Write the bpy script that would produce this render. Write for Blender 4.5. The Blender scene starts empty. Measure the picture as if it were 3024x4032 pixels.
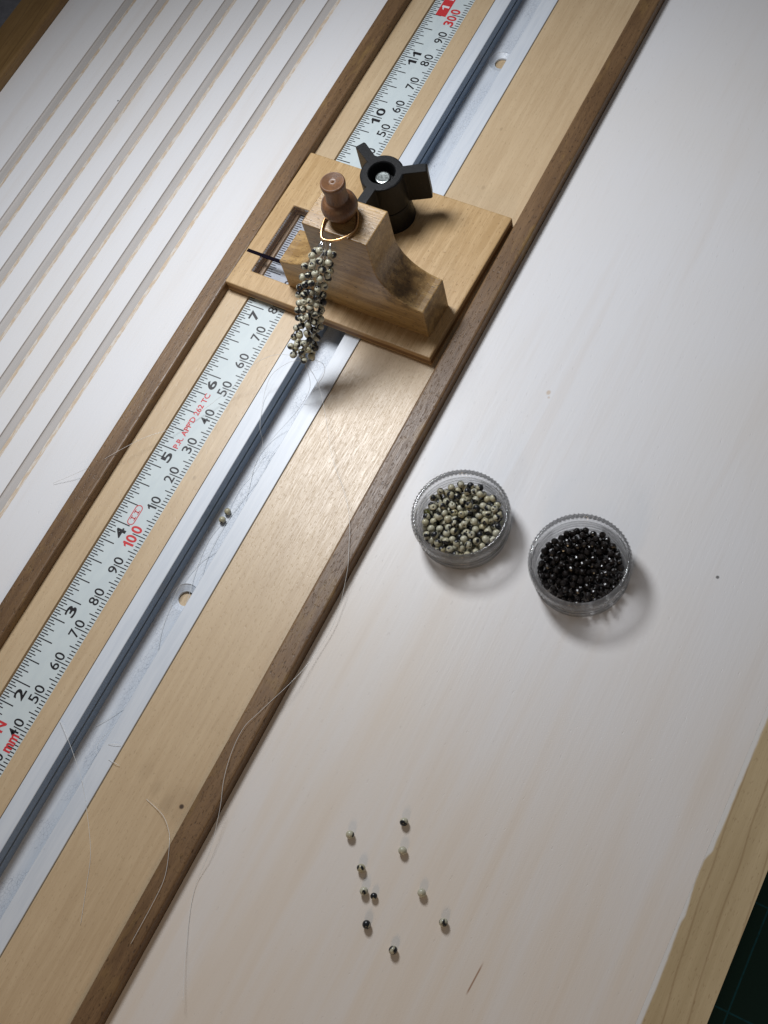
import bpy, bmesh, math, random
from mathutils import Matrix, Vector

# ------------------------------------------------------------------ camera, world, lamps
scene = bpy.context.scene
S = 0.001                                   # all numbers below are millimetres
col = scene.collection

cam_data = bpy.data.cameras.new("camera")
cam = bpy.data.objects.new("camera", cam_data)
col.objects.link(cam)
cam_data.sensor_fit = 'VERTICAL'
cam_data.sensor_height = 36.0
cam_data.lens = 36.0 * 5226.96 / 4032.0
cam_data.clip_start = 0.01
cam_data.clip_end = 20.0
R0 = (0.8742411817131153, 0.4555562408514415, -0.16784179341915745)
R1 = (0.35062667159890776, -0.8315758137258664, -0.430746564919134)
R2 = (-0.3358024618139768, 0.3177265765520182, -0.8867279905315983)
cam.matrix_world = Matrix((
    (R0[0], -R1[0], -R2[0], 188.8268 * S),
    (R0[1], -R1[1], -R2[1], 20.4968 * S),
    (R0[2], -R1[2], -R2[2], 314.4119 * S),
    (0, 0, 0, 1)))
scene.camera = cam
scene.render.resolution_x, scene.render.resolution_y = 768, 1024

world = bpy.data.worlds.new("World")
scene.world = world
world.use_nodes = True
wb = world.node_tree.nodes["Background"]
wb.inputs[0].default_value = (0.93, 0.95, 1.0, 1)
wb.inputs[1].default_value = 0.09

def lamp(name, kind, loc, energy, color, size, target=None):
    l = bpy.data.lights.new(name, kind)
    l.energy = energy
    l.color = color
    if kind == 'AREA':
        l.shape = 'DISK'
        l.size = size * S
    else:
        l.shadow_soft_size = size * S
    o = bpy.data.objects.new(name, l)
    col.objects.link(o)
    o.location = Vector(loc) * S
    if target is not None:
        o.rotation_euler = (Vector(target) - Vector(loc)).to_track_quat('-Z', 'Y').to_euler()
    return o

key = lamp("desk_lamp_light", 'SPOT', (-37, 229, 216), 2.35, (0.93, 0.96, 1.0), 37, (100, 112, 0))
key.data.spot_size = math.radians(150)
key.data.spot_blend = 1.0
lamp("room_lamp_light", 'POINT', (200, -270, 205), 0.95, (1.0, 0.70, 0.40), 45)

scene.view_settings.view_transform = 'Standard'
scene.view_settings.look = 'None'
scene.view_settings.exposure = 0.0
scene.view_settings.gamma = 1.0
scene.cycles.use_denoising = True
scene.cycles.sample_clamp_indirect = 4.0
scene.cycles.max_bounces = 12
scene.cycles.transmission_bounces = 12

rnd = random.Random(7)

# ------------------------------------------------------------------ material helpers
class NT:
    def __init__(self, name):
        self.m = bpy.data.materials.new(name)
        self.m.use_nodes = True
        self.t = self.m.node_tree
        self.b = self.t.nodes["Principled BSDF"]
    def n(self, kind, **kw):
        nd = self.t.nodes.new(kind)
        for k, v in kw.items():
            setattr(nd, k, v)
        return nd
    def put(self, sock, v):
        if isinstance(v, bpy.types.NodeSocket):
            self.t.links.new(v, sock)
        elif v is not None:
            if isinstance(v, (tuple, list)) and len(v) == 3 and sock.type == 'RGBA':
                v = (*v, 1)
            sock.default_value = v
    def coords(self, scale=(1, 1, 1), offset=(0, 0, 0), rot=(0, 0, 0)):
        tc = self.n('ShaderNodeTexCoord')
        mp = self.n('ShaderNodeMapping')
        mp.inputs['Scale'].default_value = [s / S for s in scale]
        mp.inputs['Location'].default_value = offset
        mp.inputs['Rotation'].default_value = rot
        self.t.links.new(tc.outputs['Object'], mp.inputs['Vector'])
        return mp.outputs['Vector']
    def noise(self, vec, scale=1.0, detail=3.0, rough=0.55, dist=0.0):
        nd = self.n('ShaderNodeTexNoise')
        self.put(nd.inputs['Vector'], vec)
        nd.inputs['Scale'].default_value = scale
        nd.inputs['Detail'].default_value = detail
        nd.inputs['Roughness'].default_value = rough
        nd.inputs['Distortion'].default_value = dist
        return nd.outputs['Fac']
    def ramp(self, v, a, b, lo=0.0, hi=1.0, smooth=True):
        nd = self.n('ShaderNodeMapRange', interpolation_type='SMOOTHSTEP' if smooth else 'LINEAR')
        self.put(nd.inputs[0], v)
        nd.inputs[1].default_value, nd.inputs[2].default_value = a, b
        nd.inputs[3].default_value, nd.inputs[4].default_value = lo, hi
        return nd.outputs[0]
    def math(self, op, a, b=None, c=None):
        nd = self.n('ShaderNodeMath', operation=op)
        self.put(nd.inputs[0], a)
        if b is not None: self.put(nd.inputs[1], b)
        if c is not None: self.put(nd.inputs[2], c)
        return nd.outputs[0]
    def mix(self, f, a, b, mode='MIX'):
        nd = self.n('ShaderNodeMix', data_type='RGBA', blend_type=mode)
        self.put(nd.inputs[0], f)
        self.put(nd.inputs[6], a)
        self.put(nd.inputs[7], b)
        return nd.outputs[2]
    def xyz(self):
        sp = self.n('ShaderNodeSeparateXYZ')
        self.put(sp.inputs[0], self.coords())
        return sp.outputs
    def spot(self, x, y, r, soft=0.4, stretch=1.0):
        """0..1 mask of a round blemish at (x, y) in object millimetres"""
        v = self.n('ShaderNodeVectorMath', operation='SUBTRACT')
        self.put(v.inputs[0], self.coords())
        v.inputs[1].default_value = (x, y, 0)
        m = self.n('ShaderNodeVectorMath', operation='MULTIPLY')
        self.put(m.inputs[0], v.outputs[0])
        m.inputs[1].default_value = (1, 1 / stretch, 0)
        l = self.n('ShaderNodeVectorMath', operation='LENGTH')
        self.put(l.inputs[0], m.outputs[0])
        return self.ramp(l.outputs['Value'], r * (1 + soft), r * (1 - soft))
    def bump(self, h, strength=0.3, dist=0.05):
        nd = self.n('ShaderNodeBump')
        nd.inputs['Strength'].default_value = strength
        nd.inputs['Distance'].default_value = dist * S
        self.put(nd.inputs['Height'], h)
        self.t.links.new(nd.outputs[0], self.b.inputs['Normal'])
    def out(self, color=None, rough=None, metal=None, spec=None):
        if color is not None: self.put(self.b.inputs['Base Color'], color)
        if rough is not None: self.put(self.b.inputs['Roughness'], rough)
        if metal is not None: self.b.inputs['Metallic'].default_value = metal
        if spec is not None: self.b.inputs['Specular IOR Level'].default_value = spec
        return self.m

def plain(name, color, rough=0.5, metal=0.0, spec=0.5):
    return NT(name).out(color, rough, metal, spec)

def wood(name, c_light, c_dark, c_pore, axis='y', rough=0.42, pore=0.5, fib=1.0, band=1.0, spec=0.45, bump=0.25, seed=0.0, extra=None, tilt=0.0):
    m = NT(name)
    al, ac = 0.045, 1.0
    sc = {'x': (al, ac, ac), 'y': (ac, al, ac), 'z': (ac, ac, al)}[axis]
    v = m.coords(sc, (seed, seed * 1.7, seed * .6), (0, 0, tilt))
    big = m.noise(v, 0.16, 3, .55, .6)
    mid = m.noise(v, 0.75, 3, .6, .3)
    fine = m.noise(v, 4.2, 2, .6)
    v2 = m.coords({'x': (.28, 1, 1), 'y': (1, .28, 1), 'z': (1, 1, .28)}[axis], (seed * 3, 0, 0), (0, 0, tilt))
    pr = m.noise(v2, 2.6, 2, .5)
    blot = m.noise(m.coords((.05, .05, .05), (seed, 0, 0)), 1.0, 3, .6)
    f = m.math('ADD', m.math('MULTIPLY', m.ramp(big, .32, .68), .5 * band), m.math('MULTIPLY', m.ramp(mid, .3, .7), .35 * fib))
    f = m.math('ADD', f, m.math('MULTIPLY', m.ramp(fine, .3, .7), .25 * fib))
    f = m.math('ADD', f, m.ramp(blot, .3, .7, -.12, .12))
    c = m.mix(f, c_light, c_dark)
    c = m.mix(m.ramp(pr, .60, .72, 0, pore), c, c_pore)
    if extra:
        c = extra(m, c)
    h = m.math('SUBTRACT', m.math('MULTIPLY', fine, .6), m.math('MULTIPLY', m.ramp(pr, .58, .7), .5))
    m.bump(h, bump, .12)
    return m.out(c, m.ramp(fine, .2, .8, rough - .06, rough + .1), 0, spec)

# ------------------------------------------------------------------ materials
def maple_marks(m, c):
    c = m.mix(m.math('MULTIPLY', m.spot(60.0, 41.6, 4.6, .5, 1.15), .20), c, (.26, .17, .09))
    c = m.mix(m.math('MULTIPLY', m.spot(60.4, 41.4, .6, .4), .9), c, (.03, .012, .006))
    for x, y, r, k in ((52.0, 42.5, 1.3, .14), (56.5, 40.3, 1.4, .16), (47, 45.2, 1.6, .1), (15.6, 121.5, .45, .35), (14.4, 89, .5, .2), (48, 240, .5, .25), (43.5, 262, .4, .3)):
        c = m.mix(m.math('MULTIPLY', m.spot(x, y, r, .6, 1.5), k), c, (.2, .13, .07))
    return c
M_maple = wood('maple_ply', (.64, .485, .305), (.52, .375, .222), (.38, .265, .15), 'y', .37, .45, 1.4, .45, .60, .30, 3.0, maple_marks, .05)
M_plate = wood('plate_ply', (.62, .43, .225), (.45, .285, .125), (.27, .15, .06), 'y', .40, .7, 1.9, .4, .5, .3, 11.0)
def block_marks(m, c):
    o = m.xyz()
    n = m.noise(m.coords((.28, .35, .28), (3, 3, 1)), 1.0, 4, .65)
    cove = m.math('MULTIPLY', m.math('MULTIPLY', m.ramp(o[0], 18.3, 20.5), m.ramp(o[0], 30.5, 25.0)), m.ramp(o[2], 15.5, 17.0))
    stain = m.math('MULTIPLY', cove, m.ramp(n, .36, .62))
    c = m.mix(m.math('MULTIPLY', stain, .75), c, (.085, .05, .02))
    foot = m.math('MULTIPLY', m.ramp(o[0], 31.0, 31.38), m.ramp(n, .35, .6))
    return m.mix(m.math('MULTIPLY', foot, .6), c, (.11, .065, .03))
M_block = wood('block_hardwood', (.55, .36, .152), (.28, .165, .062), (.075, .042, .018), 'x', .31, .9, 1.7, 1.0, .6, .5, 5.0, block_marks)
def walnut_figure(m, c):
    n = m.noise(m.coords((.16, .055, .1), (9, 2, 0)), 1.0, 3, .6, .8)
    c = m.mix(m.ramp(n, .54, .72, 0, .6), c, (.27, .165, .058))
    r = m.noise(m.coords((.22, .05, .2), (1, 8, 0)), 1.0, 4, .6, 2.5)
    ln = m.math('ABSOLUTE', m.math('SUBTRACT', m.math('FRACT', m.math('MULTIPLY', r, 9)), .5))
    return m.mix(m.ramp(ln, .12, .0, 0, .35), c, (.055, .028, .013))
M_walnut = wood('walnut', (.245, .145, .070), (.135, .074, .033), (.050, .026, .012), 'y', .40, .75, 1.3, 1.1, .45, .6, 2.0, walnut_figure, .03)
M_peg = wood('turned_walnut', (.20, .095, .042), (.105, .047, .02), (.04, .018, .009), 'z', .40, .8, 1.3, .7, .5, .35, 9.0)

def pine(name, a, b, p, seed, painted=False):
    def ex(m, c):
        o = m.xyz()
        w = m.noise(m.coords((.02, .016, .02), (seed, 0, 0)), 1.0, 2)
        x = m.math('ADD', m.math('ADD', o[0], m.math('MULTIPLY', o[1], .045)), m.math('MULTIPLY', w, 6.0))
        line = m.math('ABSOLUTE', m.math('SUBTRACT', m.math('FRACT', m.math('DIVIDE', x, 5.3)), .5))
        c = m.mix(m.ramp(line, .07, .0, 0, .42), c, p)
        if painted:
            wob = m.noise(m.coords((.5, .16, .5), (4.2, 1.1, 0)), 1.0, 4, .6)
            bump_in = m.math('MULTIPLY', m.ramp(o[1], 87.0, 83.5), m.ramp(o[1], 66.0, 82.0))
            bump_b = m.math('MULTIPLY', m.ramp(o[1], 71.0, 68.5), m.ramp(o[1], 56.0, 68.0))
            edge = m.math('MULTIPLY_ADD', wob, .6, 179.45)
            edge = m.math('SUBTRACT', edge, m.math('MULTIPLY', bump_in, 1.0))
            edge = m.math('SUBTRACT', edge, m.math('MULTIPLY', bump_b, .4))
            msk = m.ramp(m.math('SUBTRACT', edge, o[0]), -.35, .25)
            c = m.mix(msk, c, (.72, .70, .675))
        return c
    return wood(name, a, b, p, 'y', .45, .35, .9, 1.1, .45, .25, seed, ex)
M_pine = pine('pale_pine', (.56, .44, .265), (.43, .325, .18), (.24, .14, .06), 6.0, True)
M_stained = pine('stained_pine', (.25, .15, .052), (.15, .08, .022), (.085, .04, .012), 8.0)

def painted():
    m = NT('white_paint')
    v = m.coords((1, .06, 1), (0, 0, 0), (0, 0, .02))
    g1 = m.noise(v, .13, 3, .55, .5)
    g2 = m.noise(v, 1.1, 3, .6)
    blot = m.noise(m.coords((.012, .008, .01)), 1.0, 3, .6)
    c = m.mix(m.ramp(blot, .35, .7, 0, .55), (.755, .75, .765), (.735, .70, .665))
    o = m.xyz()
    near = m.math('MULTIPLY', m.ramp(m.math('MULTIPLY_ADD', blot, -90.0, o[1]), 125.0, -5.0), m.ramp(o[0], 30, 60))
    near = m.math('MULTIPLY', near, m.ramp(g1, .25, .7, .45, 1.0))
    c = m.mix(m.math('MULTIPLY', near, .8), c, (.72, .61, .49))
    c = m.mix(m.ramp(g1, .52, .74, 0, .24), c, (.66, .59, .53))
    c = m.mix(m.ramp(g2, .5, .8, 0, .12), c, (.62, .56, .50))
    dent = m.noise(m.coords((1, .3, 1), (5, 9, 0), (0, 0, .1)), 1.5, 2, .5)
    dm = m.ramp(dent, .685, .75)
    c = m.mix(m.math('MULTIPLY', dm, .10), c, (.45, .43, .42))
    fleck = m.noise(m.coords((1, 1, 1), (3, 1, 0)), 1.0, 1)
    c = m.mix(m.math('MULTIPLY', m.spot(95.1, 183.0, .55, .5, 1.3), .55), c, (.5, .33, .16))
    c = m.mix(m.math('MULTIPLY', m.spot(95.8, 181.6, .35, .5), .4), c, (.45, .3, .16))
    c = m.mix(m.math('MULTIPLY', m.spot(156.1, 150.0, .42, .4), .8), c, (.03, .03, .03))
    c = m.mix(m.math('MULTIPLY', m.spot(-81.9, 232, .3, .4), .8), c, (.05, .05, .05))
    # brown scratch near the lower edge
    o = m.xyz()
    t = m.math('DIVIDE', m.math('SUBTRACT', o[1], 33.0), 9.0)
    xl = m.math('MULTIPLY_ADD', t, .55, 142.8)
    d = m.math('ABSOLUTE', m.math('SUBTRACT', o[0], xl))
    inb = m.math('MULTIPLY', m.ramp(t, 0, .2), m.ramp(t, 1.0, .7))
    c = m.mix(m.math('MULTIPLY', m.math('MULTIPLY', m.ramp(d, .30, .05), inb), .8), c, (.28, .13, .06))
    h = m.math('SUBTRACT', m.math('MULTIPLY', g2, .6), m.math('MULTIPLY', dm, .5))
    h = m.math('ADD', h, m.math('MULTIPLY', m.noise(m.coords((1, 1, 1)), 3.0, 2), .35))
    m.bump(h, .42, .14)
    return m.out(c, .42, 0, .42)
M_white = painted()

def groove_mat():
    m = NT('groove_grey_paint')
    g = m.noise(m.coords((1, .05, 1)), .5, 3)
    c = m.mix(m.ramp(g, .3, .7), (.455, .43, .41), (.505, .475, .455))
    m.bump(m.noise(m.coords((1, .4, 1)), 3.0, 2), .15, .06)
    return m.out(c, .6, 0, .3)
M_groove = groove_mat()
def chamfer_mat():
    m = NT('worn_groove_edge')
    g = m.noise(m.coords((1.2, .35, 1.2)), 1.0, 4, .65)
    c = m.mix(m.ramp(g, .42, .62), (.66, .52, .38), (.76, .70, .63))
    m.bump(g, .5, .25)
    return m.out(c, .6, 0, .3)
M_chamfer = chamfer_mat()

def track_mat(floor=False):
    m = NT('white_track_floor' if floor else 'white_track')
    smear = m.noise(m.coords((1, .07, 1)), .9, 3)
    c = m.mix(m.ramp(smear, .35, .7), (.68, .715, .765), (.62, .66, .72))
    scuff = m.noise(m.coords((1.4, .5, 1), (2, 4, 0)), .9, 3, .6)
    c = m.mix(m.ramp(scuff, .70, .78, 0, .35), c, (.36, .38, .42))
    if floor:
        vo = m.n('ShaderNodeTexVoronoi', feature='DISTANCE_TO_EDGE')
        wv = m.coords((.30, .22, .3))
        wn = m.n('ShaderNodeTexNoise'); m.put(wn.inputs['Vector'], wv); wn.inputs['Scale'].default_value = 1.3
        mx = m.n('ShaderNodeMix', data_type='VECTOR'); mx.inputs[0].default_value = .10
        m.put(mx.inputs[4], wv); m.put(mx.inputs[5], wn.outputs['Color'])
        m.put(vo.inputs['Vector'], mx.outputs[1])
        line = m.ramp(vo.outputs['Distance'], .045, .008)
        keep = m.ramp(m.noise(m.coords((.25, .12, .2), (7, 3, 0)), 1.0, 2), .38, .55)
        line = m.math('MULTIPLY', line, keep)
        c = m.mix(m.math('MULTIPLY', line, .75), c, (.33, .36, .42))
        m.bump(line, .25, .08)
    return m.out(c, .38, 0, .5)
M_track, M_trackfloor = track_mat(), track_mat(True)

def ruler_mat():
    m = NT('ruler_white')
    n = m.noise(m.coords((.4, .15, 1)), 1.0, 3)
    c = m.mix(m.ramp(n, .3, .7), (.64, .705, .71), (.60, .665, .68))
    return m.out(c, .33, 0, .5)
M_trackin = NT('shaded_track_slot')  # slot shade painted in: inner faces darker and bluer than the track
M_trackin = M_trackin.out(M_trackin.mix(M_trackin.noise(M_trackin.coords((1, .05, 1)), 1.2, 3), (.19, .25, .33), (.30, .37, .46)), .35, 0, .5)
M_ruler = ruler_mat()
def ink(name, c):
    m = NT(name)
    n = m.noise(m.coords((1, 1, 1)), 4.0, 2)
    return m.out(m.mix(m.ramp(n, .3, .8), c, tuple(min(1, k * 1.5 + .006) for k in c)), .4, 0, .4)
M_black = ink('black_ink', (.012, .010, .012))
M_red = ink('red_ink', (.52, .035, .04))
M_whiteink = ink('white_ink', (.66, .70, .72))
M_linepaint = plain('index_line_ink', (.006, .004, .009), .8, 0, .05)

def ply_edge():
    """plate material is solid wood on top; the edge shows its plies"""
    m = NT('plate_ply_edge')
    o = m.xyz()
    z = m.math('ADD', o[2], m.math('MULTIPLY', m.noise(m.coords((.15, .15, .15)), 1.0, 2), .25))
    band = m.math('MULTIPLY', m.ramp(z, 1.35, 1.6), m.ramp(z, 3.15, 2.9))
    n = m.noise(m.coords((.12, 1, 2.5)), 1.2, 3)
    c = m.mix(m.ramp(n, .3, .7), (.50, .34, .18), (.40, .25, .12))
    c = m.mix(band, c, (.22, .12, .055))
    m.bump(n, .3, .1)
    return m.out(c, .6, 0, .3)
M_plyedge = ply_edge()

def knob_mat():
    m = NT('black_textured_plastic')
    n = m.noise(m.coords((1, 1, 1)), 3.2, 3, .6)
    m.bump(n, .55, .18)
    return m.out(m.mix(m.ramp(n, .4, .75), (.004, .004, .0045), (.010, .010, .011)), .45, 0, .26)
M_knob = knob_mat()
def zinc_mat():
    m = NT('zinc_bolt')
    n = m.noise(m.coords((1, 1, 1)), 1.5, 3)
    return m.out((.55, .60, .58), m.ramp(n, .3, .7, .22, .3), 1.0)
M_zinc = zinc_mat()
def gold_mat():
    m = NT('gold_wire')
    n = m.noise(m.coords((1, 1, 1)), 2.0, 2)
    return m.out((.66, .40, .19), m.ramp(n, .3, .7, .26, .34), 1.0)
M_gold = gold_mat()

def glassy(name, color, rough=.03, ior=1.49):
    m = NT(name)
    m.out(color, rough)
    m.b.inputs['Transmission Weight'].default_value = 1.0
    m.b.inputs['IOR'].default_value = ior
    return m.m
def thin_clear(name, tint=(.96, .97, .97), strength=1.0, rough=.05):
    """thin clear sheet: light goes straight through, faces mirror a little by their angle"""
    m = NT(name)
    t, l = m.t, m.t.links
    tr = m.n('ShaderNodeBsdfTransparent'); tr.inputs[0].default_value = (*tint, 1)
    gl = m.n('ShaderNodeBsdfGlossy'); gl.inputs['Roughness'].default_value = rough
    fr = m.n('ShaderNodeFresnel'); fr.inputs[0].default_value = 1.49
    mx = m.n('ShaderNodeMixShader')
    f = m.math('MULTIPLY', fr.outputs[0], strength)
    l.new(f, mx.inputs[0]); l.new(tr.outputs[0], mx.inputs[1]); l.new(gl.outputs[0], mx.inputs[2])
    l.new(mx.outputs[0], m.t.nodes['Material Output'].inputs[0])
    return m.m
M_pane = thin_clear('clear_acrylic_pane', (.93, .92, .94), .45, .12)
def jar_mat(name, milky):
    """clear moulded plastic: mostly see-through, a little milky, faces mirror by their angle"""
    m = NT(name)
    l = m.t.links
    tr = m.n('ShaderNodeBsdfTransparent'); tr.inputs[0].default_value = (.985, .985, .99, 1)
    df = m.n('ShaderNodeBsdfDiffuse'); df.inputs[0].default_value = (.90, .91, .93, 1)
    tl = m.n('ShaderNodeBsdfTranslucent'); tl.inputs[0].default_value = (.80, .81, .83, 1)
    gl = m.n('ShaderNodeBsdfGlossy'); gl.inputs['Roughness'].default_value = .05
    a = m.n('ShaderNodeMixShader'); a.inputs[0].default_value = .35
    l.new(df.outputs[0], a.inputs[1]); l.new(tl.outputs[0], a.inputs[2])
    b = m.n('ShaderNodeMixShader')
    lw = m.n('ShaderNodeLayerWeight'); lw.inputs[0].default_value = .35
    m.put(b.inputs[0], m.math('MULTIPLY_ADD', lw.outputs['Facing'], milky * 1.3, milky * .35))
    l.new(tr.outputs[0], b.inputs[1]); l.new(a.outputs[0], b.inputs[2])
    gs = m.n('ShaderNodeBsdfGlass'); gs.inputs['IOR'].default_value = 1.45; gs.inputs['Roughness'].default_value = .02
    e = m.n('ShaderNodeMixShader'); e.inputs[0].default_value = .28
    l.new(b.outputs[0], e.inputs[1]); l.new(gs.outputs[0], e.inputs[2])
    b = e
    c = m.n('ShaderNodeMixShader')
    fr = m.n('ShaderNodeFresnel'); fr.inputs[0].default_value = 1.47
    m.put(c.inputs[0], m.math('MULTIPLY', fr.outputs[0], .8))
    l.new(b.outputs[0], c.inputs[1]); l.new(gl.outputs[0], c.inputs[2])
    l.new(c.outputs[0], m.t.nodes['Material Output'].inputs[0])
    return m.m
M_jar = jar_mat('clear_plastic_jar', .03)
M_jarrim = jar_mat('ridged_plastic_rim', .12)
def nylon_mat():
    m = NT('clear_nylon')
    m.out((.92, .92, .90), .2)
    m.b.inputs['Transmission Weight'].default_value = .12
    m.b.inputs['IOR'].default_value = 1.5
    return m.m
M_nylon = nylon_mat()
M_silver = plain('silver_crimp', (.80, .81, .82), .22, 1.0)

def jasper():
    m = NT('speckled_jasper')
    def prop(nm):
        a = m.n('ShaderNodeAttribute', attribute_type='OBJECT', attribute_name=nm)
        return a.outputs['Fac']
    seed, dark, tone = prop('seed'), prop('dark'), prop('tone')
    cv = m.n('ShaderNodeCombineXYZ')
    m.put(cv.inputs[0], seed); m.put(cv.inputs[1], m.math('MULTIPLY', seed, 1.73)); m.put(cv.inputs[2], m.math('MULTIPLY', seed, -.61))
    ad = m.n('ShaderNodeVectorMath', operation='ADD')
    m.put(ad.inputs[0], m.coords()); m.put(ad.inputs[1], cv.outputs[0])
    n = m.noise(ad.outputs[0], .52, .8, .45, .25)
    n2 = m.noise(ad.outputs[0], 1.7, 2, .5)
    base = m.mix(tone, (.56, .545, .43), (.42, .37, .21))
    base = m.mix(m.ramp(n2, .3, .75, 0, .5), base, (.34, .32, .24))
    k = m.math('ADD', n, dark)
    c = m.mix(m.ramp(k, .522, .55), base, (.012, .013, .016))
    rim = m.math('MULTIPLY', m.ramp(k, .48, .522), m.ramp(k, .55, .53))
    c = m.mix(m.math('MULTIPLY', rim, .35), c, (.20, .17, .11))
    m.b.inputs['Coat Weight'].default_value = .25
    m.b.inputs['Coat Roughness'].default_value = .12
    return m.out(c, .34, 0, .45)
M_jasper = jasper()
def onyx():
    m = NT('black_faceted_stone')
    n = m.noise(m.coords((1, 1, 1)), 1.2, 2)
    return m.out(m.mix(n, (.008, .006, .006), (.016, .012, .010)), .22, 0, .55)
M_onyx = onyx()
M_olive = glassy('olive_green_glass', (.62, .66, .28), .08, 1.5)

def mat_mat():
    m = NT('cutting_mat_green')
    o = m.xyz()
    fx = m.math('ABSOLUTE', m.math('SUBTRACT', o[0], 195.72))
    fy = m.math('ABSOLUTE', m.math('SUBTRACT', o[1], 57.35))
    gx = m.math('PINGPONG', fx, 6.35 * 2)
    gy = m.math('PINGPONG', fy, 6.35 * 2)
    line = m.math('MAXIMUM', m.ramp(gx, .26, .14), m.ramp(gy, .26, .14))
    wear = m.noise(m.coords((.5, .5, .5)), 1.4, 3)
    line = m.math('MULTIPLY', line, m.ramp(wear, .3, .55, .45, 1))
    vo = m.n('ShaderNodeTexVoronoi', feature='F1')
    m.put(vo.inputs['Vector'], m.coords((.8, .8, .8)))
    dots = m.ramp(vo.outputs['Distance'], .24, .16)
    c = m.mix(m.math('MULTIPLY', dots, .7), (.007, .034, .027), (.003, .012, .010))
    c = m.mix(m.math('MULTIPLY', line, .85), c, (.01, .10, .14))
    m.bump(dots, .3, .1)
    return m.out(c, .55, 0, .3)
M_mat = mat_mat()
def table_mat():
    m = NT('grey_tabletop')
    n = m.noise(m.coords((1, 1, 1)), .35, 4, .6)
    return m.out(m.mix(m.ramp(n, .3, .7), (.16, .155, .17), (.21, .205, .22)), .7, 0, .3)
M_table = table_mat()

# ------------------------------------------------------------------ geometry helpers
def link(name, me, mats, parent=None, bevel=None, smooth=False):
    if not isinstance(mats, (list, tuple)):
        mats = [mats]
    for mm in mats:
        me.materials.append(mm)
    o = bpy.data.objects.new(name, me)
    col.objects.link(o)
    if parent is not None:
        o.parent = parent
    if bevel:
        b = o.modifiers.new('bevel', 'BEVEL')
        b.width = bevel * S
        b.segments = 3
        b.limit_method = 'ANGLE'
        b.angle_limit = math.radians(35)
    if smooth:
        for p in me.polygons:
            p.use_smooth = True
    return o

def mesh(name, verts, faces, mi=None):
    me = bpy.data.meshes.new(name)
    me.from_pydata([tuple(c * S for c in v) for v in verts], [], faces)
    if mi:
        for p, k in zip(me.polygons, mi):
            p.material_index = k
    me.update()
    return me

def fix(me):
    bm = bmesh.new(); bm.from_mesh(me)
    bmesh.ops.recalc_face_normals(bm, faces=bm.faces)
    bm.to_mesh(me); bm.free()
    return me

def box(x0, x1, y0, y1, z0, z1):
    v = [(x, y, z) for z in (z0, z1) for y in (y0, y1) for x in (x0, x1)]
    f = [(0, 2, 3, 1), (4, 5, 7, 6), (0, 1, 5, 4), (2, 6, 7, 3), (0, 4, 6, 2), (1, 3, 7, 5)]
    return v, f

def box_mesh(name, *a):
    return mesh(name, *box(*a))

def prism_y(name, prof, y0, y1, mats_of=None):
    """closed (x, z) outline run along y"""
    n = len(prof)
    v = [(x, y0, z) for x, z in prof] + [(x, y1, z) for x, z in prof]
    f = [(i, (i + 1) % n, n + (i + 1) % n, n + i) for i in range(n)]
    mi = [(mats_of(i) if mats_of else 0) for i in range(n)]
    f += [tuple(range(n)), tuple(range(n, 2 * n))]
    mi += [0, 0]
    return fix(mesh(name, v, f, mi))

def lathe(name, prof, seg=48, rmod=None, close=False):
    """(r, z) outline spun round z"""
    v, f = [], []
    idx = []
    for k, (r, z) in enumerate(prof):
        if r < 1e-6:
            idx.append([len(v)]); v.append((0, 0, z))
        else:
            row = []
            for s in range(seg):
                a = 2 * math.pi * s / seg
                rr = r + (rmod(k, s) if rmod else 0)
                row.append(len(v)); v.append((rr * math.cos(a), rr * math.sin(a), z))
            idx.append(row)
    pairs = list(range(len(prof) - 1))
    for k in pairs:
        a, b = idx[k], idx[k + 1]
        for s in range(seg):
            t = (s + 1) % seg
            if len(a) == 1 and len(b) == 1: continue
            if len(a) == 1: f.append((a[0], b[s], b[t]))
            elif len(b) == 1: f.append((a[s], b[0], a[t]))
            else: f.append((a[s], b[s], b[t], a[t]))
    if close:
        a, b = idx[-1], idx[0]
        for s in range(seg):
            t = (s + 1) % seg
            f.append((a[s], b[s], b[t], a[t]))
    return fix(mesh(name, v, f))

def catmull(pts, n=8, closed=False):
    P = [Vector(p) for p in pts]
    out = []
    m = len(P)
    segs = m if closed else m - 1
    for i in range(segs):
        g = (lambda k: P[k % m]) if closed else (lambda k: P[min(max(k, 0), m - 1)])
        a, b, c, d = g(i - 1), g(i), g(i + 1), g(i + 2)
        for s in range(n):
            t = s / n
            out.append(.5 * ((2 * b) + (c - a) * t + (2 * a - 5 * b + 4 * c - d) * t * t + (3 * b - a - 3 * c + d) * t ** 3))
    if not closed:
        out.append(P[-1])
    return out

def tube_geo(pts, r, seg=6, closed=False):
    v, f = [], []
    n = len(pts)
    up = Vector((0.13, 0.21, 1)).normalized()
    for i, p in enumerate(pts):
        a = pts[(i - 1) % n] if (closed or i > 0) else pts[i]
        b = pts[(i + 1) % n] if (closed or i < n - 1) else pts[i]
        d = (b - a).normalized()
        x = d.cross(up)
        if x.length < 1e-4: x = d.cross(Vector((1, 0, 0)))
        x.normalize(); y = d.cross(x)
        for s in range(seg):
            t = 2 * math.pi * s / seg
            v.append(tuple(p + (x * math.cos(t) + y * math.sin(t)) * r))
    for i in range(n if closed else n - 1):
        j = (i + 1) % n
        for s in range(seg):
            t = (s + 1) % seg
            f.append((i * seg + s, i * seg + t, j * seg + t, j * seg + s))
    if not closed:
        f.append(tuple(range(seg))); f.append(tuple((n - 1) * seg + s for s in range(seg)))
    return v, f

def tube(name, pts, r, mat, parent=None, seg=6, closed=False, n=8):
    v, f = tube_geo(catmull(pts, n, closed), r, seg, closed)
    return link(name, fix(mesh(name, v, f)), mat, parent, smooth=True)

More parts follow.
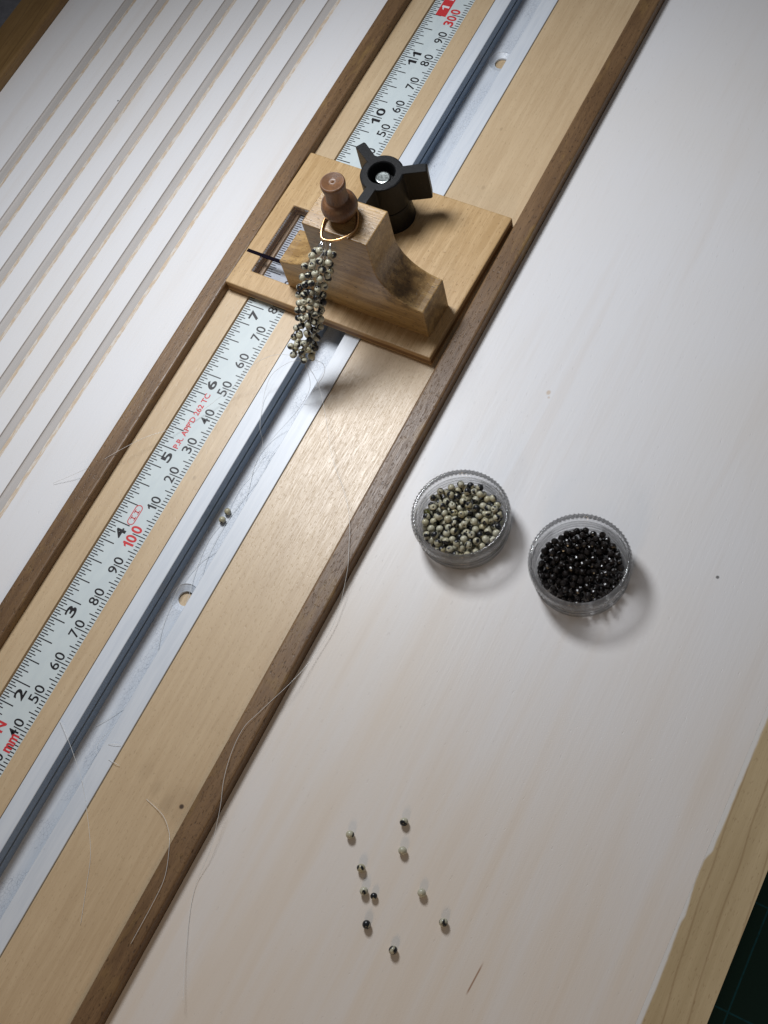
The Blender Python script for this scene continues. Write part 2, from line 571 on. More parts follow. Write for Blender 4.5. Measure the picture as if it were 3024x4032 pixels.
def empty(name, loc, label, cat, group=None, rz=0.0):
    o = bpy.data.objects.new(name, None)
    col.objects.link(o)
    o.empty_display_size = .01
    o.location = Vector(loc) * S
    o.rotation_euler = (0, 0, rz)
    return tag(o, label, cat, group)

def tag(o, label, cat, group=None):
    o['label'] = label
    o['category'] = cat
    if group: o['group'] = group
    return o

# ------------------------------------------------------------------ the surface underneath
Y0, Y1 = -70.0, 400.0
tt = link('tabletop', box_mesh('tabletop', -420, 520, -330, 640, -40, -17.2), M_table)
tt['kind'] = 'structure'
cm = link('cutting_mat', box_mesh('cutting_mat', 120, 420, -250, 300, -17.1, -14.6), M_mat, bevel=.3)
tag(cm, 'dark green cutting mat with a teal grid under the right edge of the board', 'cutting mat')

# ------------------------------------------------------------------ the bead board
board = empty('bead_board', (0, 0, 0), 'long wooden bead board with white painted trays, walnut dividers and an inset ruler', 'bead board')

link('base', box_mesh('base', -124, 178.2, Y0, Y1, -14.5, -8.1), M_maple, board)

# left tray with routed grooves
prof = [(-13.55, -8), (-13.55, 0)]
mids = [0, 0, 0]
GW = 4.3
for i in range(7):
    xl = -35.0 - 11.6 * i
    prof += [(xl + GW, 0), (xl + GW - 1.6, -.62), (xl + GW - 1.9, -.70), (xl + .45, -.72), (xl + .1, -.5), (xl, 0)]
    mids += [2, 1, 1, 1, 1, 0]
prof += [(-124.4, 0), (-124.4, -8)]
mids += [0, 0]
def lm(i):
    a, b = prof[i], prof[(i + 1) % len(prof)]
    if min(a[1], b[1]) > -7 and (a[1] < -.01 or b[1] < -.01):
        if abs(a[1]) < .01 and b[1] < -.6: return 2
        return 1
    return 0
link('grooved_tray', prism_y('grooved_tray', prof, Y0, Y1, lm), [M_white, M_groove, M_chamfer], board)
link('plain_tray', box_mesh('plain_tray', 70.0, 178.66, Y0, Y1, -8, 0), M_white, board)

link('rail', box_mesh('rail', -138.3, -124.5, Y0, Y1, -16.9, 4.0), M_stained, board, bevel=.9)
r2 = link('rail', box_mesh('rail', 178.68, 192.3, Y0, Y1, -14.5, .03), M_pine, board)
r2['label'] = 'pale pine rail smeared with white paint'

link('divider_strip', box_mesh('divider_strip', -13.5, -7.55, Y0, Y1, -8, 3.6), M_walnut, board, bevel=.75)
link('divider_strip', box_mesh('divider_strip', 63.65, 69.9, Y0, Y1, -8, 3.6), M_walnut, board, bevel=.75)

# maple bed between the dividers, with the ruler let into it
bed = [(-7.5, -8), (18.62, -8), (18.62, .35), (12.62, .35), (12.62, -.5), (-.45, -.5), (-.45, .45), (-7.5, .45)]
link('wood_bed', prism_y('wood_bed', bed, Y0, Y1), M_maple, board)
link('wood_bed', box_mesh('wood_bed', 38.42, 63.6, Y0, Y1, -8, .4), M_maple, board, bevel=.08)

# slotted track: two rails and a drilled floor
TRY0, TRY1 = Y0, Y1
lr = [(18.9, -7.9), (20.6, -7.9), (20.6, -6.28), (23.95, -6.28), (23.95, -3.2), (22.0, -3.15), (22.0, -2.8), (23.75, -2.75), (23.8, -2.65), (23.8, .38), (23.65, .5), (19.0, .5), (18.9, .4)]
rr = [(38.1, -7.9), (36.4, -7.9), (36.4, -6.28), (33.05, -6.28), (33.05, -3.2), (35.0, -3.15), (35.0, -2.8), (33.25, -2.75), (33.2, -2.65), (33.2, .38), (33.35, .5), (38.0, .5), (38.1, .4)]
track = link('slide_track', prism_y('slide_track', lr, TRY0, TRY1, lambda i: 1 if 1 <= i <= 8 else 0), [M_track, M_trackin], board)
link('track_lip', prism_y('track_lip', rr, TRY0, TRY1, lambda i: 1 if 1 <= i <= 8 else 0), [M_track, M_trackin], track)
def floor_with_holes():
    v, f = [], []
    x0, x1, zt, zb = 20.62, 36.38, -6.3, -7.9
    xc = 28.5
    def quad(a, b, z):
        i = len(v); v.extend([(x0, a, z), (x1, a, z), (x1, b, z), (x0, b, z)]); f.append((i, i + 1, i + 2, i + 3))
    holes = [-9.0, 91.2, 191.8, 292.4]
    y = TRY0
    for hy in holes:
        quad(y, hy - 7.88, zt)
        N = 48
        ring = lambda r, z: [(xc + r * math.cos(2 * math.pi * k / N), hy + r * math.sin(2 * math.pi * k / N), z) for k in range(N)]
        sq = []
        for k in range(N):
            a = 2 * math.pi * k / N
            c, s = math.cos(a), math.sin(a)
            q = 7.88 / max(abs(c), abs(s))
            sq.append((xc + q * c, hy + q * s, zt))
        rows = [sq, ring(4.0, zt), ring(3.85, zt - .25), ring(2.35, zt - .95), ring(2.2, zt - 1.0), ring(2.15, zb)]
        base = len(v)
        for row in rows: v.extend(row)
        for q in range(len(rows) - 1):
            for k in range(N):
                t = (k + 1) % N
                f.append((base + q * N + k, base + q * N + t, base + (q + 1) * N + t, base + (q + 1) * N + k))
        y = hy + 7.88
    quad(y, TRY1, zt)
    me = mesh('track_floor', v, f)
    bm = bmesh.new(); bm.from_mesh(me)
    bmesh.ops.remove_doubles(bm, verts=bm.verts, dist=1e-6)
    bmesh.ops.recalc_face_normals(bm, faces=bm.faces)
    # upward normals
    if sum(fc.normal.z * fc.calc_area() for fc in bm.faces) < 0:
        bmesh.ops.reverse_faces(bm, faces=bm.faces)
    bm.to_mesh(me); bm.free()
    return me
link('track_floor', floor_with_holes(), M_trackfloor, track)

# ------------------------------------------------------------------ the ruler
W = 12.42
ruler = link('ruler', box_mesh('ruler', 0, W, Y0, Y1, -.45, 0), M_ruler, board)
ZI = 0.015
def flat(name, rects, mat, parent, z=ZI):
    v, f = [], []
    for x0, x1, y0, y1 in rects:
        i = len(v); v += [(x0, y0, z), (x1, y0, z), (x1, y1, z), (x0, y1, z)]; f.append((i, i + 1, i + 2, i + 3))
    return link(name, mesh(name, v, f), mat, parent)
ticks = []
for k in range(-40, 14 * 32):
    y = k * 25.4 / 32
    L = 6.0 if k % 32 == 0 else 4.7 if k % 8 == 0 else 3.2 if k % 4 == 0 else 2.35 if k % 2 == 0 else 1.6
    h = .15 if k % 8 else .17
    ticks.append((.06, L, y - h, y + h))
for k in range(-40, 380):
    L = 4.4 if k % 10 == 0 else 2.8 if k % 5 == 0 else 1.55
    ticks.append((W - L, W - .12, k - .15, k + .15))
flat('tick_marks', ticks, M_black, ruler)

fontcache = {}
def glyph_geo(text, bold):
    key = (text, bold)
    if key in fontcache: return fontcache[key]
    if text == '1':                         # a flagged figure one, as on the ruler
        t = .44 + bold * 2
        vs = [(1, 0, 0), (1, 1, 0), (1 - t * .8, 1, 0), (1 - t, .90, 0), (0, .74, 0), (0, .56, 0), (1 - t, .68, 0), (1 - t, 0, 0)]
        fontcache[key] = (vs, [(0, 1, 2, 3, 6, 7), (3, 4, 5, 6)])
        return fontcache[key]
    cu = bpy.data.curves.new('txt', 'FONT')
    cu.body = text
    cu.size = 1.0
    cu.offset = bold
    cu.resolution_u = 4
    o = bpy.data.objects.new('txt', cu)
    col.objects.link(o)
    dg = bpy.context.evaluated_depsgraph_get()
    me = bpy.data.meshes.new_from_object(o.evaluated_get(dg))
    vs = [tuple(v.co) for v in me.vertices]
    fs = [tuple(p.vertices) for p in me.polygons]
    bpy.data.objects.remove(o); bpy.data.curves.remove(cu); bpy.data.meshes.remove(me)
    fontcache[key] = (vs, fs)
    return vs, fs
def numeral(items, mat, name='numeral', z=ZI, parent=None):
    """items: (text, x_top, x_bottom, y_start, y_end, bold): lettering reads along +y, its top towards -x"""
    V, F = [], []
    for text, xt, xb, ya, yb, bold in items:
        vs, fs = glyph_geo(text, bold)
        x0, x1 = min(v[0] for v in vs), max(v[0] for v in vs)
        y0, y1 = min(v[1] for v in vs), max(v[1] for v in vs)
        b = len(V)
        for vx, vy, _ in vs:
            u = (vx - x0) / (x1 - x0); w = (vy - y0) / (y1 - y0)
            V.append((xb + (xt - xb) * w, ya + (yb - ya) * u, z))
        F += [tuple(b + i for i in f) for f in fs]
    me = mesh(name, V, F)
    bm = bmesh.new(); bm.from_mesh(me)
    for fc in bm.faces: fc.normal_update()
    bmesh.ops.reverse_faces(bm, faces=[fc for fc in bm.faces if fc.normal.z < 0])
    bm.to_mesh(me); bm.free()
    return link(name, me, mat, parent or ruler)

wid = {'1': .62}
for n in range(1, 14):
    y = n * 25.4
    if n < 10:
        numeral([(str(n), 3.05, 6.0, y - 4.35, y - 1.25, .028)], M_black)
    elif n != 12:
        a, b = str(n)
        wa = 2.0 if a == '1' else 3.0
        wb_ = 2.0 if b == '1' else 3.0
        numeral([(a, 3.05, 6.0, y - .75 - wa, y - .75, .028), (b, 3.05, 6.0, y + .7, y + .7 + wb_, .028)], M_black)
for n in range(1, 37):
    y = n * 10
    xt, xb = W - 5.15, W - 2.15
    if n % 10 == 0:
        a = str(n // 10)
        wa = 1.4 if a == '1' else 2.05
        numeral([(a, W - 5.6, W - 2.2, y - 2.75 - wa, y - 2.75, .03), ('0', W - 5.6, W - 2.2, y - 2.5, y - .45, .03), ('0', W - 5.6, W - 2.2, y + .4, y + 2.45, .03)], M_red)
    else:
        a = str(n % 10)
        wa = 1.2 if a == '1' else 1.95
        numeral([(a, xt, xb, y - .5 - wa, y - .5, .012), ('0', xt, xb, y + .45, y + 2.4, .012)], M_black)
numeral([("P.R. APP'D 262 TC", 4.3, 6.1, 127.6, 146.6, .022)], M_red, 'lettering', ZI + .012)
numeral([('N', 2.9, 6.0, 37.0, 39.8, .03)], M_red, 'lettering', ZI + .012)
numeral([('mm', W - 3.5, W - 1.3, 33.4, 38.4, .035)], M_red, 'lettering', ZI + .012)
# capsule with the roman numeral two
def capsule(x0, x1, y0, y1, w):
    r = (x1 - x0) / 2; xc = (x0 + x1) / 2
    def ring(rr):
        pts = []
        for k in range(17):
            a = math.pi * k / 16
            pts.append((xc + rr * math.cos(a), y1 - r + rr * math.sin(a), ZI + .012))
        for k in range(17):
            a = math.pi + math.pi * k / 16
            pts.append((xc + rr * math.cos(a), y0 + r + rr * math.sin(a), ZI + .012))
        return pts
    A, B = ring(r), ring(r - w)
    n = len(A)
    me = mesh('capsule_outline', A + B, [(i, (i + 1) % n, n + (i + 1) % n, n + i) for i in range(n)])
    return link('capsule_outline', me, M_red, ruler)
capsule(4.45, 6.75, 101.9, 108.3, .26)
flat('lettering', [q for yc in (104.1, 106.1) for q in ((4.95, 6.25, yc - .16, yc + .16), (4.9, 5.13, yc - .62, yc + .62), (6.07, 6.3, yc - .62, yc + .62))], M_red, ruler, ZI + .012)
flat('red_panel', [(2.65, 6.25, 298.45, 311.2)], M_red, ruler, ZI + .012)
numeral([('1', 3.2, 5.7, 301.2, 302.9, .02), ('F', 3.2, 5.7, 305.6, 307.6, .02)], M_whiteink, 'lettering', ZI + .024)

# ------------------------------------------------------------------ the sliding stop
ROT = math.radians(-1.3)
slider = empty('sliding_stop', (27.5, 205, 0), 'wooden sliding stop with a peg block and black wing knob across the ruler track', 'sliding stop', None, ROT)
ZA, ZP = .55, 4.6
def plate():
    xs = [-34.4, -28.9, -15.8, 34.55]
    ys = [-25.7, -19.45, 6.1, 25.8]
    v, f, mi = [], [], []
    def V(i, j, z): return (j * 4 + i) + (16 if z else 0)
    for z in (ZA, ZP):
        for j in range(4):
            for i in range(4):
                v.append((xs[i], ys[j], z))
    for j in range(3):
        for i in range(3):
            if (i, j) == (1, 1): continue
            f.append((V(i, j, 1), V(i + 1, j, 1), V(i + 1, j + 1, 1), V(i, j + 1, 1))); mi.append(0)
            f.append((V(i, j, 0), V(i, j + 1, 0), V(i + 1, j + 1, 0), V(i + 1, j, 0))); mi.append(0)
    def side(a, b):
        f.append((a[0] + a[1] * 4, b[0] + b[1] * 4, b[0] + b[1] * 4 + 16, a[0] + a[1] * 4 + 16)); mi.append(1)
    for k in range(3):
        side((k, 0), (k + 1, 0)); side((k + 1, 3), (k, 3)); side((3, k), (3, k + 1)); side((0, k + 1), (0, k))
    side((1, 2), (1, 1)); side((1, 1), (2, 1)); side((2, 1), (2, 2)); side((2, 2), (1, 2))
    me = fix(mesh('base_plate', v, f, mi))
    return link('base_plate', me, [M_plate, M_plyedge], slider, bevel=.4)
plate()
link('window_pane', box_mesh('window_pane', -28.8, -15.9, -19.35, 6.0, 3.5, 4.45), M_pane, slider)
link('index_line', box_mesh('index_line', -33.9, -15.4, -14.0, -12.85, ZP - .14, ZP + .04), M_linepaint, slider)

def block():
    top, foot = 40.7, 16.9
    xl, xr, cl, cr = -15.35, 31.4, -1.65, 18.5
    pts = [(xl, ZP + .02), (xr, ZP + .02), (xr, foot)]
    # right cove
    cx, cz, R = 31.9, 30.4, 13.4
    for k in range(15):
        a = math.radians(270 - 4 - (86) * k / 14)
        pts.append((cx + R * math.cos(a), cz + R * math.sin(a)))
    pts += [(cr, 34), (cr, top), (cl, top), (cl, 34)]
    cx2 = -15.1
    for k in range(15):
        a = math.radians(0 - 86 * k / 14)
        pts.append((cx2 + R * math.cos(a), cz + R * math.sin(a)))
    pts.append((xl, foot))
    # dedupe
    q = [pts[0]]
    for p in pts[1:]:
        if math.hypot(p[0] - q[-1][0], p[1] - q[-1][1]) > .05: q.append(p)
    n = len(q)
    v = [(x, -19.9, z) for x, z in q] + [(x, -8.1, z) for x, z in q]
    f = [(i, (i + 1) % n, n + (i + 1) % n, n + i) for i in range(n)] + [tuple(range(n)), tuple(range(n, 2 * n))]
    me = fix(mesh('peg_block', v, f))
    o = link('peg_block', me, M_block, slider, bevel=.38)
    return o
block()

PX, PY, PZ = 8.0, -14.0, 40.6
pp = [(0, 0), (2.55, 0), (2.6, .8), (2.95, 1.6), (4.1, 2.6), (4.75, 3.7), (4.88, 4.8), (4.6, 6.0), (3.95, 7.0), (3.35, 7.5), (3.1, 7.55), (2.95, 7.9), (2.85, 9.2), (2.9, 10.5), (3.05, 11.6), (3.25, 12.6), (3.32, 13.4), (3.25, 13.85), (3.0, 14.1), (2.85, 14.12), (2.8, 14.06), (2.1, 14.08), (2.05, 14.02), (1.3, 14.06), (1.25, 14.0), (.55, 13.95), (.34, 14.0), (.2, 14.25), (0, 14.3)]
peg = link('peg', lathe('peg', pp, 48), M_peg, slider, smooth=True)
peg.location = Vector((PX, PY, PZ)) * S
peg.data.polygons.foreach_get  # keep reference

# wing knob
KX, KY = 1.2, 13.7     # slider-local centre
def knob():
    N = 240
    Rh, Lw = 6.35, 13.0
    wings = [math.radians(a) for a in (29, 148, 268)]
    def outline(grow):
        out = []
        for k in range(N):
            t = 2 * math.pi * k / N
            r = Rh
            for w in wings:
                d = abs((t - w + math.pi) % (2 * math.pi) - math.pi)
                if d < math.pi / 2:
                    hw = 1.25
                    rw = min(Lw / max(math.cos(d), 1e-3), (hw + .35 * max(0, 1 - (d / .5))) / max(math.sin(d), 1e-4))
                    # smooth union
                    h = 1.0
                    e = max(h - abs(r - rw), 0) / h
                    r = max(r, rw) + e * e * h * .25 if rw < Lw * 1.2 else max(r, rw)
            out.append(((r - grow) * math.cos(t), (r - grow) * math.sin(t)))
        return out
    v, f = [], []
    def ring(o, z):
        i = len(v); v.extend([(x, y, z) for x, y in o]); return i
    def circ(r):
        return [(r * math.cos(2 * math.pi * k / N), r * math.sin(2 * math.pi * k / N)) for k in range(N)]
    zt, zm, zb = 24.0, 12.2, ZP + .02
    rows = [(circ(4.3), zb), (circ(6.9), zb), (circ(6.75), zb + .5), (circ(6.45), 11.0), (circ(6.2), zm - .05),
            (outline(.5), zm), (outline(0), zm + .5), (outline(0), zt - .55), (outline(.16), zt - .16), (outline(.5), zt),
            (circ(4.1), zt), (circ(3.85), zt - .3), (circ(3.75), zt - 5.5), (circ(2.4), zt - 5.6)]
    ids = [ring(o, z) for o, z in rows]
    for a, b in zip(ids, ids[1:]):
        for k in range(N):
            t = (k + 1) % N
            f.append((a + k, a + t, b + t, b + k))
    f.append(tuple(ids[-1] + k for k in range(N)))
    f.append(tuple(ids[0] + k for k in range(N)))
    me = fix(mesh('wing_knob', v, f))
    o = link('wing_knob', me, M_knob, slider)
    o.location = Vector((KX, KY, 0)) * S
    bp_ = [(0, 18.5), (2.15, 18.5), (2.2, 21.6), (2.05, 21.95), (1.85, 22.0), (1.75, 21.93), (1.0, 21.9), (0, 21.9)]
    b = link('bolt_end', lathe('bolt_end', bp_, 40), M_zinc, o, smooth=False)
    return o
knob()

# ------------------------------------------------------------------ beads
def bead_mesh(name, R=1.0, hole=.28, seg=16, rings=9, facet=False, squash=.94):
    """drilled round bead, hole along z"""
    prof = []
    a0 = math.asin(hole / R)
    for k in range(rings):
        a = a0 + (math.pi - 2 * a0) * k / (rings - 1)
        prof.append((R * math.sin(a), -R * squash * math.cos(a)))
    hz = prof[-1][1]
    prof += [(hole * .92, hz * .75), (hole * .92, -hz * .75)]
    me = lathe(name, prof, seg, close=True)
    if not facet:
        for p in me.polygons: p.use_smooth = True
    return me
ME_jasper = bead_mesh('speckled_bead', 1.0, .25)
ME_jasper.materials.append(M_jasper)
ME_onyx = bead_mesh('black_bead', .90, .24, 10, 7, True, .96)
ME_onyx.materials.append(M_onyx)

def set_look(o, dark=None, tone=None):
    o['seed'] = rnd.uniform(0, 400)
    o['dark'] = rnd.choice((-.075, -.06, -.045, -.035, -.025, -.01, .05)) if dark is None else dark
    o['tone'] = min(1, max(0, rnd.gauss(.38, .26))) if tone is None else tone

def rand_rot(flat=False):
    if flat:
        return (math.radians(90 + rnd.uniform(-14, 14)), 0, rnd.uniform(0, 6.28))
    return (rnd.uniform(0, 6.28), rnd.uniform(0, 6.28), rnd.uniform(0, 6.28))

def bead(me, name, loc, label, group, rot=None, parent=None, dark=None, tone=None):
    o = bpy.data.objects.new(name, me)
    col.objects.link(o)
    o.location = Vector(loc) * S
    o.rotation_euler = rot or rand_rot()
    set_look(o, dark, tone)
    if parent is not None:
        o.parent = parent
    else:
        tag(o, label, 'bead', group)
    return o

# loose beads on the plain tray
G = 'loose speckled beads scattered on the plain tray'
loose = [
    (112.6, 61.8, 'loose speckled bead at the top right of the scatter, nearest the jars', -.05, .2),
    (102.2, 53.5, 'loose speckled bead at the upper left of the scatter, nearest the walnut strip', -.03, .3),
    (115.4, 55.6, 'loose pale bead just below the one at the top right of the scatter', -.08, .2),
    (108.3, 47.7, 'loose yellowish speckled bead alone just above the touching pair', .0, .7),
    (111.4, 43.3, 'left and larger bead of the close pair on the white tray', .0, .1),
    (114.0, 43.35, 'right and darker bead of the close pair on the white tray', .07, .2),
    (123.9, 48.9, 'loose pale grey bead on the right side, straight right of the close pair', -.05, .1),
    (115.5, 36.9, 'mostly black loose bead below the close pair', .1, .1),
    (131.4, 45.2, 'loose speckled bead farthest right in the scatter', -.01, .1),
    (123.7, 34.6, 'loose pale grey bead lowest in the scatter, nearest the bottom edge', -.10, .15)]
for x, y, lab, dk, tn in loose:
    o = bead(ME_jasper, 'loose_bead', (x, y, 1.0), lab, G, rand_rot(True), None, dk, tn)
    o.scale = (1.07, 1.07, 1.07); o.location.z = 1.07 * S
    if 'right and darker' in lab: o.scale = (.86, .86, .86); o.location.z = .86 * S

# two beads on the track floor
G = 'beads lying on the floor of the slide track'
bead(ME_jasper, 'loose_bead', (26.95, 118.0, -5.3), 'upper right bead of the two lying on the floor of the white track', G, rand_rot(True), None, .0, .75)
bead(ME_jasper, 'loose_bead', (26.85, 115.2, -5.3), 'lower left bead of the two lying on the floor of the white track', G, rand_rot(True), None, -.03, .7)

# ------------------------------------------------------------------ jars
def jar_mesh():
    outer = [(0, .25), (10.6, .25), (10.9, 0), (11.6, 0), (11.95, .3), (12.0, 1.2)]
    z = 1.4
    for k in range(3):
        outer += [(12.0, z), (12.0, z + .35), (12.4, z + .65), (12.4, z + .85), (12.0, z + 1.15)]
        z += 1.45
    outer += [(12.05, 5.9), (12.55, 6.15), (12.72, 6.5)]
    k0 = len(outer) - 1
    outer += [(12.72, 8.6), (12.6, 9.0), (12.1, 9.2), (11.75, 9.15)]
    inner = [(11.5, 8.9), (11.45, 6.2), (11.2, 5.9), (11.1, 2.2), (10.9, 1.6), (10.4, 1.3), (0, 1.25)]
    prof = outer + inner
    def rm(k, s):
        if k in (k0, k0 + 1): return .26 if s % 3 == 0 else -.14
        if k == k0 + 2: return .16 if s % 3 == 0 else -.08
        return 0
    me = lathe('jar', prof, 216, rm)
    return me
JM = jar_mesh()
for p in JM.polygons: p.use_smooth = True
JM.materials.append(M_jar)
JM.materials.append(M_jarrim)
for p in JM.polygons:
    if p.center.z > 6.1 * S and p.center.xy.length > 11.6 * S: p.material_index = 1
J1, J2 = (91.7, 137.3), (124.8, 137.5)
def jar(c, label):
    o = bpy.data.objects.new('jar', JM)
    col.objects.link(o)
    o.location = Vector((c[0], c[1], .03)) * S
    return tag(o, label, 'jar', 'small clear screw jars of beads')
jar(J1, 'clear plastic jar full of cream and black speckled beads')
jar(J2, 'clear plastic jar full of black faceted beads')

def pile(n, Rj, floor, r, bias, seed):
    rg = random.Random(seed)
    pts = []
    for i in range(n):
        best = None
        for _ in range(70):
            a = rg.uniform(0, 2 * math.pi); q = (Rj - r) * math.sqrt(rg.random())
            x, y = q * math.cos(a), q * math.sin(a)
            z = floor + r
            for px, py, pz in pts:
                d2 = (px - x) ** 2 + (py - y) ** 2
                if d2 < 4 * r * r:
                    z = max(z, pz + math.sqrt(4 * r * r - d2))
            cost = z + bias[0] * x + bias[1] * y
            if best is None or cost < best[0]: best = (cost, x, y, z)
        pts.append(best[1:])
    return pts
for x, y, z in pile(215, 11.0, 1.3, .97, (-.02, .0), 3):
    bead(ME_jasper, 'speckled_bead', (J1[0] + x, J1[1] + y, z + .03), 'small cream and black speckled bead heaped in the left jar', 'speckled beads in the left jar')
for x, y, z in pile(225, 11.0, 1.3, .89, (.05, -.06), 5):
    bead(ME_onyx, 'black_bead', (J2[0] + x, J2[1] + y, z + .03), 'small black faceted bead heaped in the right jar', 'black beads in the right jar')
ol = bpy.data.meshes.new('olive'); ol = bead_mesh('olive_bead', 1.0, .28)
ol.materials.append(M_olive)
bead(ol, 'olive_bead', (J1[0] - 9.6, J1[1] - 1.6, 4.5), 'translucent olive green bead at the left wall of the left jar', None, rand_rot(True))

# ------------------------------------------------------------------ the beaded tassel
def wl(x, y, z):
    c, s = math.cos(ROT), math.sin(ROT)
    return Vector((27.5 + x * c - y * s, 205 + x * s + y * c, z))
tp = wl(7.4, -22.3, 41.2)
tassel = empty('beaded_tassel', (0, 0, 0), 'tassel of speckled bead strands on a gold ring hung from the wooden peg', 'bead tassel')
ringp = [(4.35, -17.0, 41.45), (4.75, -18.9, 41.4), (5.6, -21.2, 41.2), (6.5, -22.4, 41.0), (7.6, -22.55, 40.9), (9.4, -22.2, 41.1), (11.6, -20.9, 41.4), (13.2, -18.9, 41.5), (13.6, -16.7, 41.5), (12.8, -14.3, 41.45), (11.0, -11.6, 41.4), (8.3, -10.6, 41.4), (5.9, -11.9, 41.4), (4.6, -14.4, 41.45)]
tube('ring', [wl(*p) for p in ringp], .36, M_gold, tassel, 12, True, 6)
seen = [(7.4, -25.7, 40.3), (9.8, -25.2, 39.6), (5.3, -26.9, 38.5), (8.1, -27.7, 38.6), (10.2, -26.7, 37.8), (3.1, -28.6, 34.9), (6.3, -28.9, 37.4), (9.2, -28.6, 36.6), (10.1, -28.6, 34.5), (5.3, -30.6, 34.7), (7.4, -30.0, 35.8), (2.8, -30.4, 32.3), (8.6, -30.3, 34.4), (6.6, -31.7, 33.3), (4.6, -32.2, 32.1), (2.4, -32.2, 29.8), (9.6, -30.6, 32.3), (8.3, -32.0, 31.8), (6.6, -33.2, 31.0), (4.7, -33.9, 29.8), (2.2, -33.4, 27.9), (9.5, -31.9, 29.8), (8.3, -33.3, 29.6), (6.8, -34.6, 29.0), (5.3, -34.8, 28.9), (9.6, -32.8, 27.7), (3.3, -35.3, 27.1), (8.5, -34.3, 27.9), (7.0, -35.6, 27.5), (5.0, -36.5, 26.6), (9.4, -34.3, 25.8), (3.1, -36.5, 25.3), (8.3, -36.1, 25.6), (7.0, -37.0, 25.5), (9.4, -35.6, 23.4), (3.8, -38.0, 24.1), (5.6, -37.8, 24.9), (8.5, -37.2, 23.5), (7.0, -38.5, 23.4), (5.5, -39.2, 23.1), (9.4, -36.9, 21.2), (3.6, -39.8, 21.6), (8.4, -38.6, 21.6), (7.0, -40.0, 21.3), (5.1, -41.1, 20.6), (3.2, -41.5, 19.3), (9.1, -39.2, 18.9), (7.8, -40.8, 19.4), (6.5, -42.1, 18.9), (5.2, -42.7, 18.6), (2.3, -43.1, 16.4), (9.0, -41.0, 16.6), (7.8, -42.5, 17.2), (6.2, -43.8, 16.8), (3.9, -44.9, 15.6), (8.5, -42.9, 15.0), (7.2, -44.9, 14.9)]
darks = {2, 15, 16, 14, 17, 20, 22, 26, 29, 40, 42, 43, 48, 52}
placed = []
AX0, AX1 = wl(7.3, -23.6, 38.0), wl(5.0, -43.2, 12)
for k, p in enumerate(seen, 1):
    w = wl(*p)
    # push apart from neighbours a little where two would share space
    for _ in range(12):
        mv = Vector((0, 0, 0))
        for q in placed:
            d = w - q
            if d.length < 1.9: mv += d.normalized() * (1.9 - d.length) * .5
        if mv.length < 1e-3: break
        # move away along the sight-free direction (into the tassel)
        w += mv
    placed.append(w)
    dirv = (AX1 - AX0).to_track_quat('Z', 'Y').to_euler()
    bead(ME_jasper, 'bead', tuple(w), None, None, (dirv.x + rnd.uniform(-.5, .5), dirv.y + rnd.uniform(-.5, .5), rnd.uniform(0, 6.28)), tassel,
         .09 if k in darks else rnd.choice((-.06, -.03, -.01, .02)), .75 if k in (45, 46, 54, 56, 53) else rnd.uniform(.0, .3))
# beads on the far side of the tassel
ax = [wl(7.6, -23.3, 38.5), wl(7.0, -26.5, 34.5), wl(6.0, -32, 26.5), wl(5.5, -38, 18.5), wl(5.0, -43.2, 12)]
axs = catmull(ax, 8)
view = (Vector((188.8, 20.5, 314.4)) - axs[16]).normalized()
side = (AX1 - AX0).normalized().cross(view).normalized()
for i in range(3, len(axs), 2):
    p = axs[i]
    for u, dpt in ((-2.4, -1.8), (0, -2.9), (2.4, -1.8)):
        w = p + side * (u + rnd.uniform(-.3, .3)) + view * (dpt + rnd.uniform(-.3, .3))
        if all((w - q).length > 1.75 for q in placed):
            placed.append(w)
            bead(ME_jasper, 'bead', tuple(w), None, None, None, tassel)
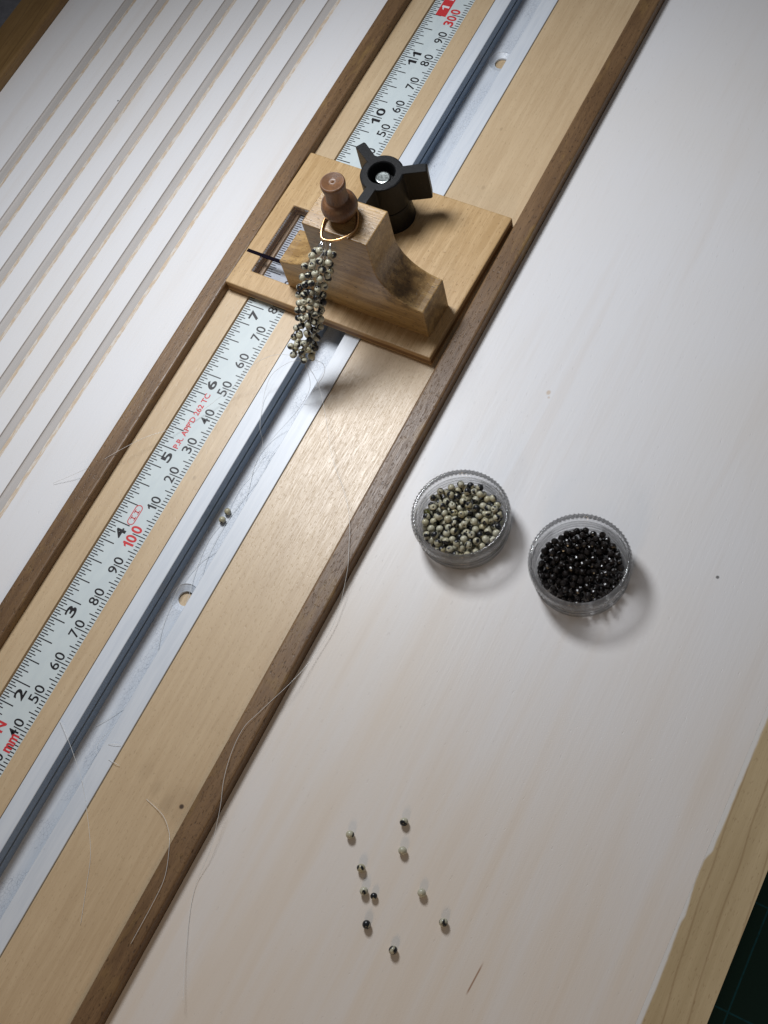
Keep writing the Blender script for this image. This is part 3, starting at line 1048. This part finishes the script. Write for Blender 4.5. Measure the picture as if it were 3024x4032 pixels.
# stringing threads inside, crimps at the top, loose tails
for u, v_ in ((-1.5, 1.4), (1.6, 1.5), (0, .2), (-1.2, -1.4), (1.3, -1.3)):
    pts = [tp] + [p + side * u * min(1, i / 8) + view * v_ * min(1, i / 8) for i, p in enumerate(axs) if i % 6 == 2]
    tube('strand', pts, .05, M_nylon, tassel, 5)
for a, b in (((6.75, -22.6, 40.7), (6.2, -25.2, 39.7)), ((7.1, -22.75, 40.6), (7.35, -25.0, 39.9)), ((9.1, -22.35, 40.7), (9.75, -24.6, 39.6))):
    tube('crimp_tube', [wl(*a), wl(*b)], .24, M_silver, tassel, 8, n=2)
tails = {
'a': [(29.7, 160.6, 14.0), (24.4, 160.3, 12.0), (20.0, 158.4, 10.0), (16.1, 155.1, 7.5), (13.2, 150.2, 4.0), (10.1, 145.4, 2.5), (6.0, 138.3, 1.5), (2.3, 131.7, 2.5), (-2.4, 125.9, 4.0), (-7.0, 119.4, 4.3), (-13.4, 111.9, 2.6), (-22.0, 104.0, 0.5)],
'b': [(32.8, 160.6, 13.0), (27.7, 160.3, 10.0), (22.2, 156.9, 5.0), (21.7, 151.4, 1.5), (24.9, 143.0, 0.4), (26.7, 139.3, -3.5), (27.2, 131.8, -5.5), (26.3, 125.7, -5.8), (26.6, 118.7, -5.3), (26.7, 115.4, -5.3), (26.1, 107.8, -5.9), (27.8, 98.0, -5.8), (29.9, 91.2, -5.5), (31.1, 84.1, -5.6), (32.6, 63.9, -5.2), (31.8, 55.6, -4.5), (30.7, 50.0, -3.5), (30.1, 46.1, -3.0), (32.3, 43.6, -1.0), (38.1, 43.4, 0.9), (40.3, 43.3, 0.7)],
'c': [(34.5, 162.0, 13.0), (36.4, 163.6, 9.0), (35.7, 162.9, 4.0), (34.0, 158.8, 0.8), (31.8, 147.9, -4.5), (29.5, 138.8, -5.8), (29.9, 131.7, -5.9), (28.8, 122.5, -5.9), (28.0, 114.3, -5.9), (28.4, 105.2, -5.9), (29.9, 98.2, -5.7), (31.0, 91.1, -5.7), (31.4, 84.3, -5.7)],
'd': [(33.7, 160.3, 13.0), (37.5, 158.0, 8.0), (43.0, 151.1, 5.0), (50.3, 141.0, 4.0), (59.0, 132.4, 4.5), (64.1, 125.7, 4.5), (68.3, 117.2, 4.2), (69.8, 113.8, 3.8), (70.8, 109.7, 2.5), (71.9, 105.1, 1.8), (72.9, 98.5, 1.2), (72.4, 89.4, 1.4), (71.2, 81.2, 3.0), (67.8, 70.3, 4.0), (66.2, 65.0, 4.2), (66.5, 58.4, 4.2), (68.2, 51.5, 4.2), (70.8, 44.8, 3.6), (73.0, 35.2, 1.6), (73.3, 28.2, 0.5), (74.4, 23.6, 0.3), (76.7, 18.0, 0.5), (80.9, 9.9, 1.5), (85.3, 2.7, 2.5)]}
tails['h'] = [(33.0, 160.5, 12.0), (35.0, 157.0, 6.0), (31.5, 152.0, -1.5), (27.6, 144.5, -5.4), (26.2, 136.0, -6.0), (28.6, 127.0, -5.9), (31.2, 117.5, -5.6), (30.4, 108.0, -6.0), (27.2, 101.0, -6.0), (26.0, 93.0, -5.2), (27.4, 82.0, -6.0), (30.8, 72.0, -5.8), (31.6, 62.0, -6.0), (28.6, 55.0, -6.0), (25.4, 50.0, -6.0)]
for k, pts in tails.items():
    tube('thread_tail', pts, .05, M_nylon, tassel, 5)
lo = {
 'clear nylon offcut crossing the near end of the white track': [(19.2, 46.5, 0.9), (24.1, 43.4, 1.5), (28.6, 40.0, 1.5), (33.2, 36.1, 1.0), (38.1, 30.7, 0.7), (45.1, 22.0, 0.6), (48.7, 14.7, 0.6), (52.5, 6.2, 0.6)],
 'clear nylon offcut curling from the dark wood knot onto the right walnut strip': [(51.2, 39.1, 0.6), (57.2, 37.6, 1.2), (61.1, 35.1, 2.5), (63.7, 32.3, 3.9), (66.8, 25.4, 4.0), (67.5, 19.1, 4.0), (67.6, 8.0, 4.0)],
 'short clear nylon offcut bent down inside the white track': [(37.7, 47.9, 0.8), (35.2, 47.0, .8), (32.9, 45.6, -.6), (30.8, 42.1, -4.0), (30.5, 39.4, -5.0), (30.2, 36.3, -5.8)]}
for lab, pts in lo.items():
    tag(tube('nylon_thread', pts, .05, M_nylon, None, 5), lab, 'thread', 'clear nylon offcuts on the board')
